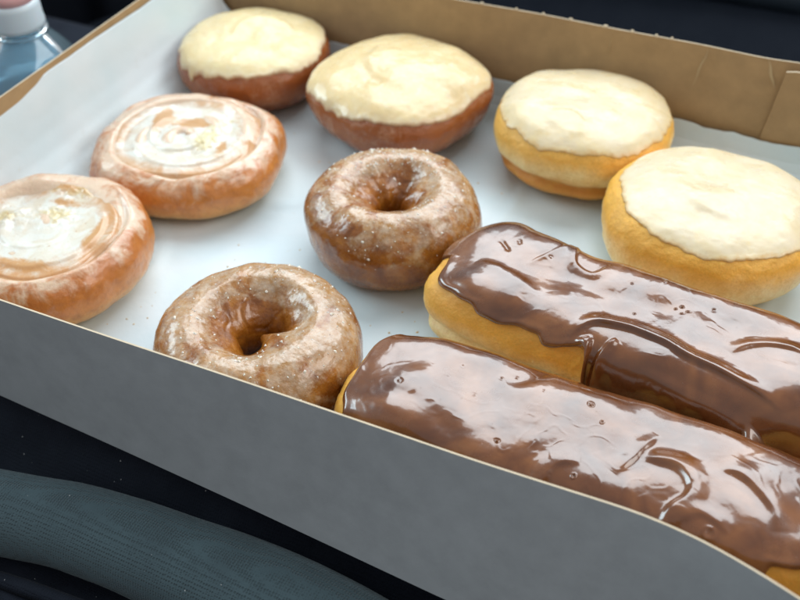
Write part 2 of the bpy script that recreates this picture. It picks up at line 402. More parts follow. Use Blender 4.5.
# =================================================================== PAPER LINER
def paper():
    U = np.linspace(0, 1, 260); Vv = np.linspace(0, 1, 220)
    # across: from left rim down to floor to right wall ; profile param
    prof = [(-.28, 5.72), (-.12, 5.0), (.06, 4.0), (.28, 3.1), (.62, 2.2), (1.15, 1.35), (1.9, .68), (2.8, .28), (3.9, .09), (5.2, .05), (42.7, .05)]
    prof = np.array(prof); d = np.concatenate([[0], np.cumsum(np.linalg.norm(np.diff(prof, axis=0), axis=1))])
    tt = np.concatenate([np.linspace(0, 9.5, 110), np.linspace(9.8, d[-1], 150)])
    X = np.interp(tt, d, prof[:, 0]); Z = np.interp(tt, d, prof[:, 1])
    k = np.array([1, 3, 5, 7, 5, 3, 1])/25.; X[3:100] = np.convolve(X, k, 'same')[3:100]; Z[3:100] = np.convolve(Z, k, 'same')[3:100]
    # along y: floor to 28.6 then climb the back wall
    yp = np.array([(.1, 0), (28.3, 0), (28.9, .08), (29.35, .35), (29.6, .8), (29.68, 1.3), (29.72, 1.75)])
    d2 = np.concatenate([[0], np.cumsum(np.linalg.norm(np.diff(yp, axis=0), axis=1))])
    t2 = np.concatenate([np.linspace(0, 28.5, 170), np.linspace(28.7, d2[-1], 60)])
    Y = np.interp(t2, d2, yp[:, 0]); Z2 = np.interp(t2, d2, yp[:, 1])
    XX, YY = np.meshgrid(X, Y, indexing='ij')
    ZZ = np.maximum(Z[:, None], 0)+Z2[None, :]*np.clip(1-Z[:, None]/3, 0, 1)
    # uneven torn top edge on the back wall
    top = (t2[None, :]-28.5)/(d2[-1]-28.5); top = np.clip(top, 0, 1)
    ed = .30*fbm(P3(X, X*0, 5.0), .35, 3, 2)+.05*fbm(P3(X, X*0, 1.0), 1.6, 2, 4)
    ZZ = ZZ+ed[:, None]*top**2
    # left border wavers a bit; soft waves across the sheet
    lw = np.clip(1-tt/3.0, 0, 1)[:, None]
    ZZ = ZZ+lw*.10*fbm(P3(YY*0+1.0, YY, 0), .22, 2, 8)
    rip = .045*fbm(P3(XX, YY, 0), .16, 3, 6)+.02*fbm(P3(XX, YY, 0), .6, 2, 7)
    fo = 1-np.sqrt(fbm(P3(XX, YY*.6, 4), .10, 2, 15)**2+.0004)
    rip = rip+.07*sstep(.90, .985, fo)
    ZZ = ZZ+np.clip(rip+.03, 0, .25)
    xin = XX+.0
    V = P3(xin, YY, 0); V[..., 2] = ZZ
    n, m = XX.shape
    o = meshobj('paper_liner', V.reshape(-1, 3), grid_faces(n, m), PAPER)
    so = o.modifiers.new('thick', 'SOLIDIFY'); so.thickness = .00012; so.offset = 1
    return props(o, label='white waxed paper sheet lining the box floor under the doughnuts', cat='paper')
paper()

def crumbs():
    r = np.random.default_rng(21); parts = []
    spots = [(11.5, 5.5, 2.5, 16), (12.5, 10, 3, 10), (22.5, 10.5, 2, 12), (21.5, 20.5, 2.5, 8), (9.5, 21, 2, 6), (29, 17.5, 1.5, 6), (13.3, 20, 1.2, 6)]
    for cx, cy, sd, n in spots:
        for _ in range(n):
            x, y = cx+r.normal()*sd*.6, cy+r.normal()*sd*.6; s_ = r.uniform(.025, .07); k = 6; z = .085
            ring = [(x+s_*math.cos(q*1.047)*r.uniform(.6, 1.3), y+s_*math.sin(q*1.047)*r.uniform(.6, 1.3), z+r.uniform(-.01, .02)) for q in range(k)]
            parts.append((ring+[(x, y, z+s_*.8), (x, y, z-.03)], [(q, (q+1) % k, k) for q in range(k)]+[((q+1) % k, q, k+1) for q in range(k)]))
    V, F = join(parts)
    m = NT('pastry_crumbs').bsdf(Base_Color=(.70, .50, .25), Roughness=.6)
    props(meshobj('crumbs', V, F, m, None, False), label='tiny pastry crumbs and glaze flakes scattered on the white paper', cat='crumbs', kind='stuff')
crumbs()
# =================================================================== ICED ROUNDS
def iced_round(name, loc, a, b, h, label, dm, im, rz=0, seed=1, k0=.9, kn=.05, thick=.18, group=None, tilt=(0, 0), kfun=None, crease=0, cz=.42, p=.5, q=.8, corner=2.2, topfn=None, lump=.11, extra=None, drip=.0, outl=.03, tnoise=.35, taper=0.0):
    root = empty(name, loc, rz, label=label, cat='iced doughnut', group=group)
    root.rotation_euler = (math.radians(tilt[0]), math.radians(tilt[1]), rz)
    pa = Pastry(a, b, h, p=p, q=q, corner=corner, seed=seed, lump=lump, crease=crease, crease_z=cz, topfn=topfn, outl=outl, taper=taper)
    make_dough('dough', pa, dm, root)
    def ke(th):
        c = P3(np.cos(th), np.sin(th), 0)
        k = k0+kn*fbm(c, 1.7, 2, seed+20)+kn*.45*fbm(c, 6, 3, seed+21)
        if kfun is not None: k = k+kfun(th)
        ph = edge_phi(pa, np.minimum(k, .995))
        over = np.maximum(k-.95, 0)                   # running over the shoulder
        return np.maximum(ph-over*6.0, -.15)
    make_icing('icing', pa, im, root, ke, thick, seed=seed, extra=extra, tnoise=tnoise, edge_lump=.008)
    return root, pa
def ang(th, c, w):
    return np.exp(-(((th-c+PI) % (2*PI)-PI)/w)**2)

red = dict(low=(.24, .062, .012), pale=(.42, .14, .03), gold=(.37, .105, .020), top=(.38, .12, .03))
dm_r1 = mat_yeast('fried_dough_red_brown', 3.8, glaze=.3, gcol=(.60, .38, .24), seed=2, **red)
dm_r2 = mat_yeast('glazed_dough_red_brown', 4.2, glaze=.4, gcol=(.62, .42, .28), seed=5, **red)
im_cream = mat_icing('cream_icing', (.72, .58, .32), (.74, .62, .37), (.70, .64, .50), dough=(.45, .22, .10), seed=2, spots=.5)
im_cream2 = mat_icing('smooth_cream_icing', (.72, .57, .32), (.70, .53, .28), (.72, .66, .52), dough=(.48, .26, .13), rough=.26, seed=9)
def swoosh(cx, cy, r, w, h, a0, a1):
    def f(P):
        x, y = P[..., 0]-cx, P[..., 1]-cy; d = np.hypot(x, y)-r; a = (np.arctan2(y, x)-a0) % (2*PI)
        m = np.clip(a/.3, 0, 1)*np.clip(((a1-a0)-a)/.5, 0, 1)
        return h*m*np.where(d > 0, np.exp(-(d/(w*.35))**2), np.exp(-(d/w)**2))
    return f
def ex1(P):
    x, y = P[..., 0], P[..., 1]
    return .07*np.sin(x*1.1+y*.9+1.5*fbm(P, .3, 2, 3))*.6+.03*fbm(P, .7, 2, 31)+swoosh(.6, .3, 1.6, .6, .12, .5, 3.9)(P)
def ex2(P):
    x, y = P[..., 0], P[..., 1]
    return swoosh(.4, .9, 2.4, 1.1, .10, 3.0, 5.4)(P)+.06*np.exp(-((x-2.2)**2+(y-1.8)**2)/3)+.025*fbm(P, .7, 2, 17)
def ex3(P): return .035*fbm(P, .5, 2, 41)+swoosh(.3, -.6, 2.3, .8, .06, 3.3, 5.2)(P)+swoosh(-.4, -2.6, 1.0, .4, .05, .2, 2.6)(P)
def ex4(P): return .04*fbm(P, .4, 2, 51)+swoosh(1.0, 1.8, 3.4, 1.0, .10, 3.3, 5.0)(P)

iced_round('iced_round_doughnut', (5.0, 25.75, .06), 4.75, 4.55, 3.7, 'reddish doughnut with bumpy pale yellow icing, farthest back beside the left paper slope', dm_r1, im_cream, seed=3,
           k0=.93, kn=.06, thick=.11, taper=.17, extra=ex1, p=.42, q=.85)
iced_round('iced_round_doughnut', (14.95, 25.2, .06), 5.2, 5.0, 4.0, 'reddish rounded-square doughnut with smooth cream icing, between bumpy yellow and white iced ones', dm_r2, im_cream2, seed=6,
           k0=.925, kn=.04, thick=.11, taper=.2, extra=ex2, p=.5, q=.8, corner=2.7, rz=-.33, topfn=lambda x, y: .35*np.exp(-((x-.8)**2+(y-1)**2)/7), kfun=lambda th: .015*ang(th, 4.4, .5)-.02*ang(th, 5.4, .4))
golden = dict(low=(.52, .25, .07), pale=(.70, .48, .22), gold=(.62, .36, .11), top=(.62, .36, .11))
dm_r3 = mat_yeast('golden_dough_two_tone', 4.2, low=(.66, .26, .045), pale=(.95, .72, .34), gold=(.92, .50, .09), top=(.90, .53, .13), band=.50, seed=12)
dm_r4 = mat_yeast('golden_dough_light', 4.3, low=(.92, .72, .34), pale=(.95, .80, .48), gold=(.90, .46, .06), top=(.88, .48, .09), band=.34, bandw=.12, seed=15)
im_white = mat_icing('white_vanilla_icing', (.69, .58, .40), (.67, .54, .32), (.73, .56, .28), rough=.30, seed=21, spots=.4)
im_white2 = mat_icing('thick_white_icing', (.69, .59, .42), (.67, .55, .35), (.72, .58, .32), rough=.30, seed=27)
iced_round('iced_round_doughnut', (25.4, 25.95, .06), 4.85, 4.65, 4.1, 'golden two-layered doughnut with flat white icing against the kraft back wall', dm_r3, im_white, seed=8,
           k0=.905, kn=.05, thick=.07, taper=.10, extra=ex3, p=.42, q=.8, crease=.11, cz=.34, kfun=lambda th: .07*ang(th, 1.6, 1.2), lump=.08)
iced_round('iced_round_doughnut', (33.3, 20.6, .06), 5.2, 4.9, 4.2, 'large pale golden doughnut with white icing, right behind the far chocolate bar', dm_r4, im_white2, seed=14,
           k0=.85, kn=.05, thick=.08, taper=.12, extra=ex4, p=.5, q=.78, kfun=lambda th: .12*ang(th, .9, 1.3)-.05*ang(th, 3.9, .6), lump=.10)

# =================================================================== CAKE DOUGHNUTS
def cake(loc, label, D, h, seed, lobes, rz=0, n=420, m=260, hole=.85, glaze=.5, mat=None):
    root = empty('cake_doughnut', loc, rz, label=label, cat='glazed doughnut')
    th = np.linspace(0, 2*PI, n, endpoint=False); v = np.linspace(0, 2*PI, m, endpoint=False)
    T, Vv = np.meshgrid(th, v, indexing='ij')
    Ro = D/2; ri = hole; c = (Ro+ri)/2; a = (Ro-ri)/2
    cv, sv = np.cos(Vv), np.sin(Vv)
    rr = np.where(cv > 0, np.abs(cv)**.86, -np.abs(cv)**(1.0+.35*(sv > 0))); zz = np.sign(sv)*np.abs(sv)**.92
    # funnel: inner side slopes more gently near the top
    inner = sstep(.1, 1.0, -cv); upp = sstep(-.2, .6, sv)
    R = c+a*rr
    R = R+inner*upp*.15
    z = h/2+h/2*zz
    z = z-.25*inner*sstep(.2, 1, sv)
    R = R*(1+.025*fbm(P3(np.cos(T), np.sin(T), Vv*0), 1.3, 2, seed))
    # lobes of cracked dough pushing into the hole: bulge per lobe, deep creases between
    fold = 0
    for (a0, wd, amp) in lobes:
        fold = fold+amp*ang(T, a0, wd)
    R = R-inner*fold*(.55+.45*upp)
    z = z+.10*inner*fold*upp
    P = np.stack([R*np.cos(T), R*np.sin(T), z], -1)
    nrm = np.stack([rr*np.cos(T), rr*np.sin(T), zz], -1); nrm /= np.linalg.norm(nrm, axis=-1, keepdims=True)
    nz = .11*fbm(P, .42, 2, seed+1)+.03*fbm(P, 1.3, 2, seed+2)+.009*fbm(P, 6, 3, seed+3)
    rid = 1-np.abs(fbm(P*np.array([1, 1, .7]), .7, 2, seed+6))*2.2
    nz = nz-inner*.035*sstep(.6, 1.0, rid)+inner*.12*fbm(P, .7, 1, seed+8)
    P = P+nrm*nz[..., None]
    P[..., 2] = np.maximum(P[..., 2], 0)
    # outer crust ledge from frying
    F = grid_faces(n, m, True)
    i = np.arange(n); i2 = (i+1) % n
    Fw = np.stack([i*m+m-1, i2*m+m-1, i2*m, i*m], -1)
    F = np.concatenate([F, Fw])
    o = meshobj('dough', P.reshape(-1, 3), F, mat, root)
    up = np.clip(nrm[..., 2]*.6+.45-.5*inner*(1-upp)+ .12*np.sin(T+1.2), 0, 1)-.55*inner*sstep(.3, .9, -cv)
    attr(o, 'up', up)
    return root, P, nrm, T, Vv
CK1 = mat_cake('glazed_cake_crust', 1, .45); CK2 = mat_cake('glazed_cake_crust_pale', 8, .95)
FLAKE = NT('dried_sugar_glaze').bsdf(Base_Color=(.80, .74, .66), Roughness=.45, Subsurface_Weight=.3, Subsurface_Scale=.001)
def flakes(root, P, nrm, T, Vv, count, pick, seed):
    r = np.random.default_rng(seed); parts = []
    n, m = T.shape; cnt = 0
    while cnt < count:
        i, j = r.integers(n), r.integers(m)
        if r.random() > pick(T[i, j], Vv[i, j], nrm[i, j]): continue
        cnt += 1
        c = P[i, j]; nn = nrm[i, j]; s = r.uniform(.02, .06)*(1 if r.random() < .8 else 2.0)
        t1 = np.cross(nn, r.normal(size=3)); t1 /= np.linalg.norm(t1); t2 = np.cross(nn, t1)
        k = 6; ring = []
        for q in range(k):
            a = 2*PI*q/k; rad = s*r.uniform(.6, 1.3); ring.append(c+t1*math.cos(a)*rad+t2*math.sin(a)*rad*.7+nn*r.uniform(-.02, .02))
        top = c+nn*s*r.uniform(.3, .8); V = ring+[top, c-nn*.03]
        parts.append((V, [(q, (q+1) % k, k) for q in range(k)]+[((q+1) % k, q, k+1) for q in range(k)]))
    V, F = join(parts)
    props(meshobj('sugar_flakes', V, F, FLAKE, root, False), kind='stuff')
rt = cake((19.45, 15.3, .06), 'dark brown glazed ring doughnut with sugar flakes in the middle of the box', 8.45, 4.0, 3, [(2.3, .45, .35), (.55, .5, .55), (3.6, .4, .35), (5.2, .4, .1)], hole=.72, mat=CK1)
flakes(*rt, 420, lambda t, v, nn: (.2+.8*math.exp(-((((t-2.2)+PI) % (2*PI)-PI)/.7)**2))*max(0, nn[2])*(1 if math.cos(v) > -.5 else .1), 5)
rt = cake((18.45, 4.75, .06), 'paler glazed ring doughnut with a deep folded hole, touching the near wall', 8.75, 4.0, 9, [(-.25, .55, 1.15), (2.6, .5, .2), (4.0, .5, .25)], hole=.85, mat=CK2)
flakes(*rt, 260, lambda t, v, nn: max(0, nn[2])*(1 if math.cos(v) > -.6 else .1), 6)

# =================================================================== SWIRL PASTRIES
def mat_swirl(name, seed):
    t = NT(name)
    z = t.math('ADD', t.math('DIVIDE', t.sep(), 3.5), t.math('MULTIPLY', t.math('SUBTRACT', t.noise(1.0, 4, .6, off=seed), .5), .5))
    c = t.ramp(z, [(0.0, (.74, .46, .18)), (.22, (.72, .36, .10)), (.45, (.64, .25, .055)), (.8, (.52, .18, .04)), (1.0, (.52, .19, .05))])
    n = t.noise(2.2, 5, .65, .6, off=seed+1)
    c = t.mix(t.math('MULTIPLY', t.ramp(n, [(.45, 0.0), (.75, 1.0)]), .5), c, (.34, .10, .02))
    g = t.math('ADD', t.noise(.7, 4, .6, 1.3, off=seed+5), t.math('MULTIPLY', t.math('SUBTRACT', t.noise(3, 3, .6, .5, off=seed+2), .5), .15))
    g = t.math('ADD', g, t.math('MULTIPLY', t.math('SUBTRACT', t.at('up'), .55), .42))
    gm = t.ramp(g, [(.46, 0.0), (.58, .40), (.68, .85)])
    c = t.mix(gm, c, (.76, .60, .45))
    cr = t.ramp(t.noise(9, 4, .7, .5, off=seed+7), [(.62, 0.0), (.68, 1.0)])
    c = t.mix(t.math('MULTIPLY', t.math('MULTIPLY', cr, gm), .6), c, (.84, .80, .76))
    h = t.math('ADD', t.math('MULTIPLY', t.noise(4, 5, .6), 1.0), t.math('MULTIPLY', t.noise(18, 4, .6), .25))
    k = dict(Base_Color=c, Roughness=t.ramp(gm, [(0.0, .30), (1.0, .26)]), Normal=t.bump(h, .5, .09), Coat_Weight=.5, Coat_Roughness=.14)
    return t.bsdf(**sss(k, .25, (1, .5, .25), .004))
def mat_pool(name, seed, cust, amt):
    t = NT(name)
    n = t.noise(.8, 4, .6, 1.2, off=seed)
    c = t.mix(t.math('MULTIPLY', t.ramp(n, [(.42, 0.0), (.75, 1.0)]), .8), (.72, .71, .65), (.64, .52, .36))
    q = t.at('cust'); q = t.math('ADD', q, t.math('MULTIPLY', t.math('SUBTRACT', t.noise(2.0, 5, .65, .6, off=seed+2), .5), 1.3))
    c = t.mix(t.math('MULTIPLY', t.ramp(q, [(.45, 0.0), (.75, 1.0)]), amt), c, cust)
    q2 = t.math('ADD', t.at('bare'), t.math('MULTIPLY', t.math('SUBTRACT', t.noise(1.6, 4, .65, .8, off=seed+6), .5), 1.2))
    c = t.mix(t.math('MULTIPLY', t.ramp(q2, [(.40, 0.0), (.75, 1.0)]), .9), c, (.56, .29, .10))
    rk = t.math('ADD', t.at('rimk'), t.math('MULTIPLY', t.math('SUBTRACT', t.noise(1.1, 4, .65, .8, off=seed+12), .5), .55))
    c = t.mix(t.math('MULTIPLY', t.ramp(rk, [(.68, 0.0), (.92, 1.0)]), .9), c, (.54, .27, .10))
    sp = t.ramp(t.noise(4.5, 2, .5, off=seed+4), [(.70, 0.0), (.75, 1.0)])
    c = t.mix(t.math('MULTIPLY', sp, .7), c, (.45, .22, .07))
    h = t.math('ADD', t.noise(1.0, 3, .5, 1.0, off=seed), t.math('MULTIPLY', t.noise(12, 3), .12))
    k = dict(Base_Color=c, Roughness=.26, Normal=t.bump(h, .5, .10), Coat_Weight=.3, Coat_Roughness=.12)
    return t.bsdf(**sss(k, .4, (1, .8, .6), .004))
def swirl(loc, label, a, b, h, seed, rz, dm, pm, rimw, depth, turns, corner=2.6, custfn=None, barefn=None, level=.0, kpool=.8, tilt=(0, 0), poolwave=.09, groove=None):
    root = empty('swirl_pastry', loc, rz, label=label, cat='pastry')
    root.rotation_euler = (math.radians(tilt[0]), math.radians(tilt[1]), rz)
    def height(x, y):
        r = np.hypot(x, y); t = np.arctan2(y, x)
        R = (np.abs(np.cos(t)/a)**corner+np.abs(np.sin(t)/b)**corner)**(-1/corner)
        k = r/R
        hh = -depth*(1-sstep(1-rimw*1.7, 1-rimw*.55, k))
        ph = r/turns-t/(2*PI)
        ph = ph-np.floor(ph)
        gro = np.exp(-((ph-.5)/.11)**2)
        hh = hh-.28*gro*sstep(.12, .3, k)*(1-sstep(1-rimw*.9, 1-rimw*.5, k)) + .16*np.cos((ph)*2*PI)*(1-sstep(.7, .85, k))
        if groove is not None: hh = hh+groove(x, y)
        return hh
    pa = Pastry(a, b, h, p=.42, q=.8, corner=corner, seed=seed, lump=.16, outl=.05, topfn=height)
    kt = np.linspace(.95, .004, 130)**(1/pa.p); top = np.arccos(np.clip(kt, 0, 1))
    ph = np.linspace(-PI/2+1e-5, top[0]-.01, 60); ph = np.concatenate([ph, top])
    V, F = polar_mesh(lambda t_, p_: pa.pos(t_, p_, .04), 320, ph)
    o = meshobj('dough', V.reshape(-1, 3), F, dm, root)
    up = np.repeat((np.clip(np.sin(ph)*1.2, 0, 1)+.38*sstep(.80, .55, np.cos(ph)**pa.p))[None], 320, 0); attr(o, 'up', up)
    # glaze pooled in the hollow
    n, m = 220, 90
    T, K = np.meshgrid(np.linspace(0, 2*PI, n, endpoint=False), np.linspace(1, .004, m), indexing='ij')
    R = pa.outline(T)*kpool*(1+.06*fbm(P3(np.cos(T), np.sin(T), 0*T), 1.4, 2, seed+30))
    x, y = R*K*np.cos(T), R*K*np.sin(T)
    zz = h-depth+level+poolwave*fbm(P3(x, y, 0), .5, 2, seed+31)+.10*height(x, y)*(K < .95)-.30*sstep(.9, 1.0, K)+(custfn(x, y)*(.10+.10*fbm(P3(x, y, 0), 2.4, 3, seed+40)) if custfn else 0)+swoosh(.2, .1, R.mean()*.72, .5, .10, 3.4, 7.2)(P3(x, y, 0))+swoosh(-.2, .2, R.mean()*.42, .35, .08, 2.2, 6.4)(P3(x, y, 0))
    o = meshobj('glaze_pool', P3(x, y, 0).reshape(-1, 3)*[1, 1, 0]+np.stack([0*x, 0*x, zz], -1).reshape(-1, 3), list(grid_faces(n, m, True))+[[i*m+m-1 for i in range(n)]], pm, root)
    attr(o, 'rimk', K); attr(o, 'cust', custfn(x, y) if custfn else x*0); attr(o, 'bare', barefn(x, y) if barefn else x*0)
    return root
g2 = lambda x, y, cx, cy, sx, sy=None: np.exp(-((x-cx)/sx)**2-((y-cy)/(sy or sx))**2)
swirl((6.75, 16.3, .06), 'flat swirl pastry with white iced centre, lying whole on paper left of dark ring', 5.05, 4.75, 3.05, 4, .30, mat_swirl('glazed_swirl_dough', 2),
      mat_pool('white_glaze_yellow_streak', 3, (.70, .58, .28), .7), .26, .38, 1.55, custfn=lambda x, y: g2(x, y, 1.3, -.4, .8, 1.3)+.6*g2(x, y, 2.0, 1.3, .8), barefn=lambda x, y: 1.4*g2(x, y, .2, 1.15, 1.3, .5)+1.2*g2(x, y, -1.7, 1.3, .5, 1.4)+.9*g2(x, y, 2.3, -1.2, .4, 1.0)+.6*g2(x, y, 2.6, 1.6, .5, 1.0), level=.14, kpool=.80)
swirl((5.3, 6.5, .06), 'deep swirl pastry with rolled brown rim, cut off at the left picture edge', 5.05, 4.85, 3.5, 13, .2, mat_swirl('rolled_rim_dough', 9),
      mat_pool('white_glaze_custard', 11, (.62, .48, .20), .75), .28, .78, 2.6, corner=2.2, custfn=lambda x, y: .85*g2(x, y, .2, 1.2, 1.2, .8)+.8*g2(x, y, -2.0, .4, .9, .8)+.95*g2(x, y, .2, 3.3, 2.4, .7), barefn=lambda x, y: .9*g2(x, y, .8, -2.6, 2.0, .5)+1.0*g2(x, y, 2.9, .5, .45, 2.2)+.8*g2(x, y, .4, 2.2, 1.4, .35)+.6*g2(x, y, -1.2, -2.6, .7), level=.30, kpool=.76)

# =================================================================== CHOCOLATE BARS
def pl_dist(x, y, pts):
    """distance to polyline, signed side, parameter along 0..1"""
    pts = np.array(pts, float)
    if len(pts) > 2:                                  # smooth (Catmull-Rom)
        q = [2*pts[0]-pts[1], *pts, 2*pts[-1]-pts[-2]]; out = []
        for i in range(1, len(q)-2):
            for t in np.linspace(0, 1, 8, endpoint=False):
                out.append(.5*((2*q[i])+(-q[i-1]+q[i+1])*t+(2*q[i-1]-5*q[i]+4*q[i+1]-q[i+2])*t*t+(-q[i-1]+3*q[i]-3*q[i+1]+q[i+2])*t**3))
        pts = np.array(out+[pts[-1]])
    best = np.full(x.shape, 1e9); side = np.zeros(x.shape); par = np.zeros(x.shape); L = len(pts)-1
    for k in range(L):
        a, b = pts[k], pts[k+1]; d = b-a; l2 = d@d
        t = np.clip(((x-a[0])*d[0]+(y-a[1])*d[1])/l2, 0, 1)
        dx, dy = x-a[0]-t*d[0], y-a[1]-t*d[1]; dd = np.hypot(dx, dy)
        s = np.sign(d[0]*dy-d[1]*dx); m = dd < best
        best = np.where(m, dd, best); side = np.where(m, s, side); par = np.where(m, (k+t)/L, par)
    return best*side, par
def ridge(x, y, pts, h, w1, w2):
    d, t = pl_dist(x, y, pts); taper = np.sin(PI*np.clip(t, 0, 1))**.8*(1+.25*np.sin(t*9))
    return .8*h*taper*np.where(d > 0, np.exp(-(d/w1)**2), np.exp(-(d/w2)**2))
def bubble(x, y, cx, cy, r, h):
    d = np.hypot(x-cx, y-cy); return h*np.exp(-((d-r)/(r*.35))**2)-h*1.1*np.exp(-(d/(r*.65))**2)
CHOC = mat_choc(4)
dm_bar = mat_yeast('bar_dough_yellow', 4.0, low=(.92, .64, .22), pale=(.95, .80, .46), gold=(.93, .50, .08), top=(.74, .32, .05), band=.40, bandw=.09, seed=33, rough=.5)
def bar(loc, rz, a, b, h, label, seed, ridges, bubbles, kf, thick, world_to_local, corner=3.2, tip=0, side_lo=None, lump=.12, topfn=None, outfn=None, rimfn=None, warp=None):
    root = empty('chocolate_bar_doughnut', loc, rz, label=label, cat='chocolate bar')
    pa = Pastry(a, b, h, p=.32, q=.85, corner=corner, seed=seed, lump=lump, outl=.03, crease=.075, crease_z=.40, topfn=topfn, outfn=outfn, cw=.06, warp=warp)
    make_dough('dough', pa, dm_bar, root, n=520, fine=.05)
    cr, sr = math.cos(rz), math.sin(rz)
    def tl(p): dx, dy = p[0]-loc[0], p[1]-loc[1]; return (dx*cr+dy*sr, -dx*sr+dy*cr)
    R = [([tl(p) for p in pts], h_, w1, w2) for pts, h_, w1, w2 in ridges]
    B = [(*tl((bx, by)), r, hb) for bx, by, r, hb in bubbles]
    def extra(P):
        x, y = P[..., 0], P[..., 1]; q = P3(x, y, 0)
        wx = x+.9*fbm(q, .28, 2, seed+1); wy = y+.9*fbm(q, .28, 2, seed+2)
        e = .15*fbm(P3(wx*.5, wy, 0), .30, 1, seed+3, .25)
        rd = 1-np.sqrt(fbm(P3(wx*.5, wy*.9, 0), .4, 1, seed+4)**2+.05); e = e+.05*sstep(.45, .85, rd)*sstep(-.1, .4, fbm(q, .25, 1, seed+6))
        rd = 1-np.sqrt(fbm(P3(wx*1.0, wy, 1), .9, 2, seed+7)**2+.004); e = e+.008*sstep(.80, 1.0, rd)*sstep(0, .5, fbm(q, .3, 1, seed+8)+.2)
        for pts, h_, w1, w2 in R: e = e+ridge(x, y, pts, h_, w1, w2)
        for bx, by, r, hb in B: e = e+bubble(x, y, bx, by, r, hb)
        return e
    def ke(th):
        c = P3(np.cos(th)*a*.5, np.sin(th)*b*.5, 0); o_ = pa.outline(th)
        x, y = o_*np.cos(th)*cr-o_*np.sin(th)*sr+loc[0], o_*np.cos(th)*sr+o_*np.sin(th)*cr+loc[1]
        k = .955+.03*fbm(c, .9, 3, seed+20)+kf(x, y, th)
        ph = edge_phi(pa, np.minimum(k, .995)); over = np.maximum(k-.95, 0)
        return np.maximum(ph-over*7, -.75)
    # resample theta evenly along the outline is unnecessary: dense grid
    make_icing('chocolate_icing', pa, CHOC, root, ke, thick, n=900, m=230, seed=seed, extra=extra, edge_lump=.004, rimroll=.3, tnoise=.07, kfix=.86, rimfn=(lambda P: rimfn(P[..., 0]*cr-P[..., 1]*sr+loc[0], P[..., 0]*sr+P[..., 1]*cr+loc[1])) if rimfn else None)
    return root, pa
# near bar
R1 = [([(34.95, 5.45), (34.62, 4.6), (34.4, 3.9), (34.05, 3.0)], .20, .17, .42),
      ([(34.7, 4.2), (35.2, 4.25), (36.0, 4.24), (36.63, 3.67), (36.66, 3.04), (36.25, 2.4), (36.1, 1.5)], .30, .50, .20),
      ([(37.3, 4.7), (37.9, 4.75), (38.56, 4.44), (39.24, 3.81), (39.58, 3.0)], .20, .60, .16),
      ([(31.8, 1.5), (31.9, 2.1), (32.2, 2.65), (32.9, 3.0)], .20, .50, .14),
      ([(24.6, 3.3), (26.2, 3.2), (27.8, 2.7), (29.2, 1.9)], -.14, .45, .45),
      ([(30.2, 7.0), (30.0, 6.2), (29.2, 5.4)], -.14, .35, .45),
      ([(36.4, 2.0), (37.2, 2.6), (38.2, 2.3)], .12, .3, .12)]
B1 = [(32.36, 5.65, .11, -.03), (32.87, 2.39, .08, .03), (37.58, 2.1, .16, .03), (27.3, 5.62, .07, .015), (25.49, 3.86, .08, -.05), (29.88, 2.71, .08, -.05),
      (33.0, 5.05, .07, .02), (28.3, 4.4, .06, -.03), (30.6, 5.5, .04, .02), (27.0, 4.9, .05, -.03), (26.2, 5.3, .04, -.03), (28.9, 5.6, .06, .03), (29.4, 5.9, .05, -.03)]
def kf1(x, y, th): return .012*np.sin(x*1.4)-.05*sstep(24.6, 23.2, x)+.03*sstep(4, 2, y)+.01-.10*sstep(39.6, 41, x)*sstep(4, 2.5, y)
bar((32.7, 4.4, .06), -.008, 9.85, 3.0, 4.0, 'chocolate iced bar with smooth icing to its edges, lying along the near wall', 3, R1, B1, kf1, .15, None, corner=4.2)
# far bar
R2 = [([(30.4, 9.0), (31.0, 9.7), (31.65, 9.95), (32.69, 10.05), (33.83, 9.83), (35.01, 9.4), (37.19, 9.1), (38.8, 8.7)], .34, .35, .10),
      ([(31.6, 8.2), (31.9, 8.9), (32.2, 9.4)], .22, .10, .25), ([(33.4, 8.6), (35.2, 8.35), (37.5, 8.1), (39.3, 7.9)], .22, .14, .22),
      ([(36.3, 10.4), (36.7, 10.95), (37.38, 11.4), (38.4, 11.6), (39.3, 11.3)], .16, .3, .12),
      ([(25.75, 13.3), (26.45, 12.6)], -.10, .09, .07), ([(26.5, 13.6), (26.7, 13.2)], -.08, .08, .07),
      ([(28.9, 14.6), (29.0, 13.6), (29.3, 12.9), (30.2, 12.6), (30.7, 13.4)], .16, .12, .3),
      ([(27.4, 12.1), (28.1, 13.2), (28.8, 14.4)], .06, .05, .15),
      ([(25.4, 11.6), (27.0, 11.1), (28.5, 10.3)], .12, .3, .35),
      ([(30.0, 11.4), (32.0, 11.9), (34.2, 11.5)], -.12, .5, .4)]
B2 = [(34.0, 12.2, .07, -.05), (34.3, 12.0, .06, -.05), (34.1, 11.8, .05, -.04), (33.8, 12.0, .05, -.04), (35.2, 12.6, .10, .02), (33.0, 13.2, .08, .02), (28.2, 12.9, .06, -.03), (31.8, 12.6, .05, .03), (32.4, 11.0, .05, .03)]
def kf2(x, y, th):
    low = y < 12
    k = .0+.012*np.sin(x*1.9+1)
    k = k+np.where(low, (.15*sstep(30.7, 32.3, x)-.11*sstep(33.5, 37.8, x))*(1+.12*np.sin(x*2.3)+.06*np.sin(x*6.1)), .01)
    k = k-.04*np.where(low, sstep(31.6, 30.6, x), 0)*(1+.35*np.sin(x*2.1)+.12*np.sin(x*5.3))
    return k
def rf2(x, y): return .25+1.5*np.where(y < 10.2, sstep(30.6, 31.3, x), 0)
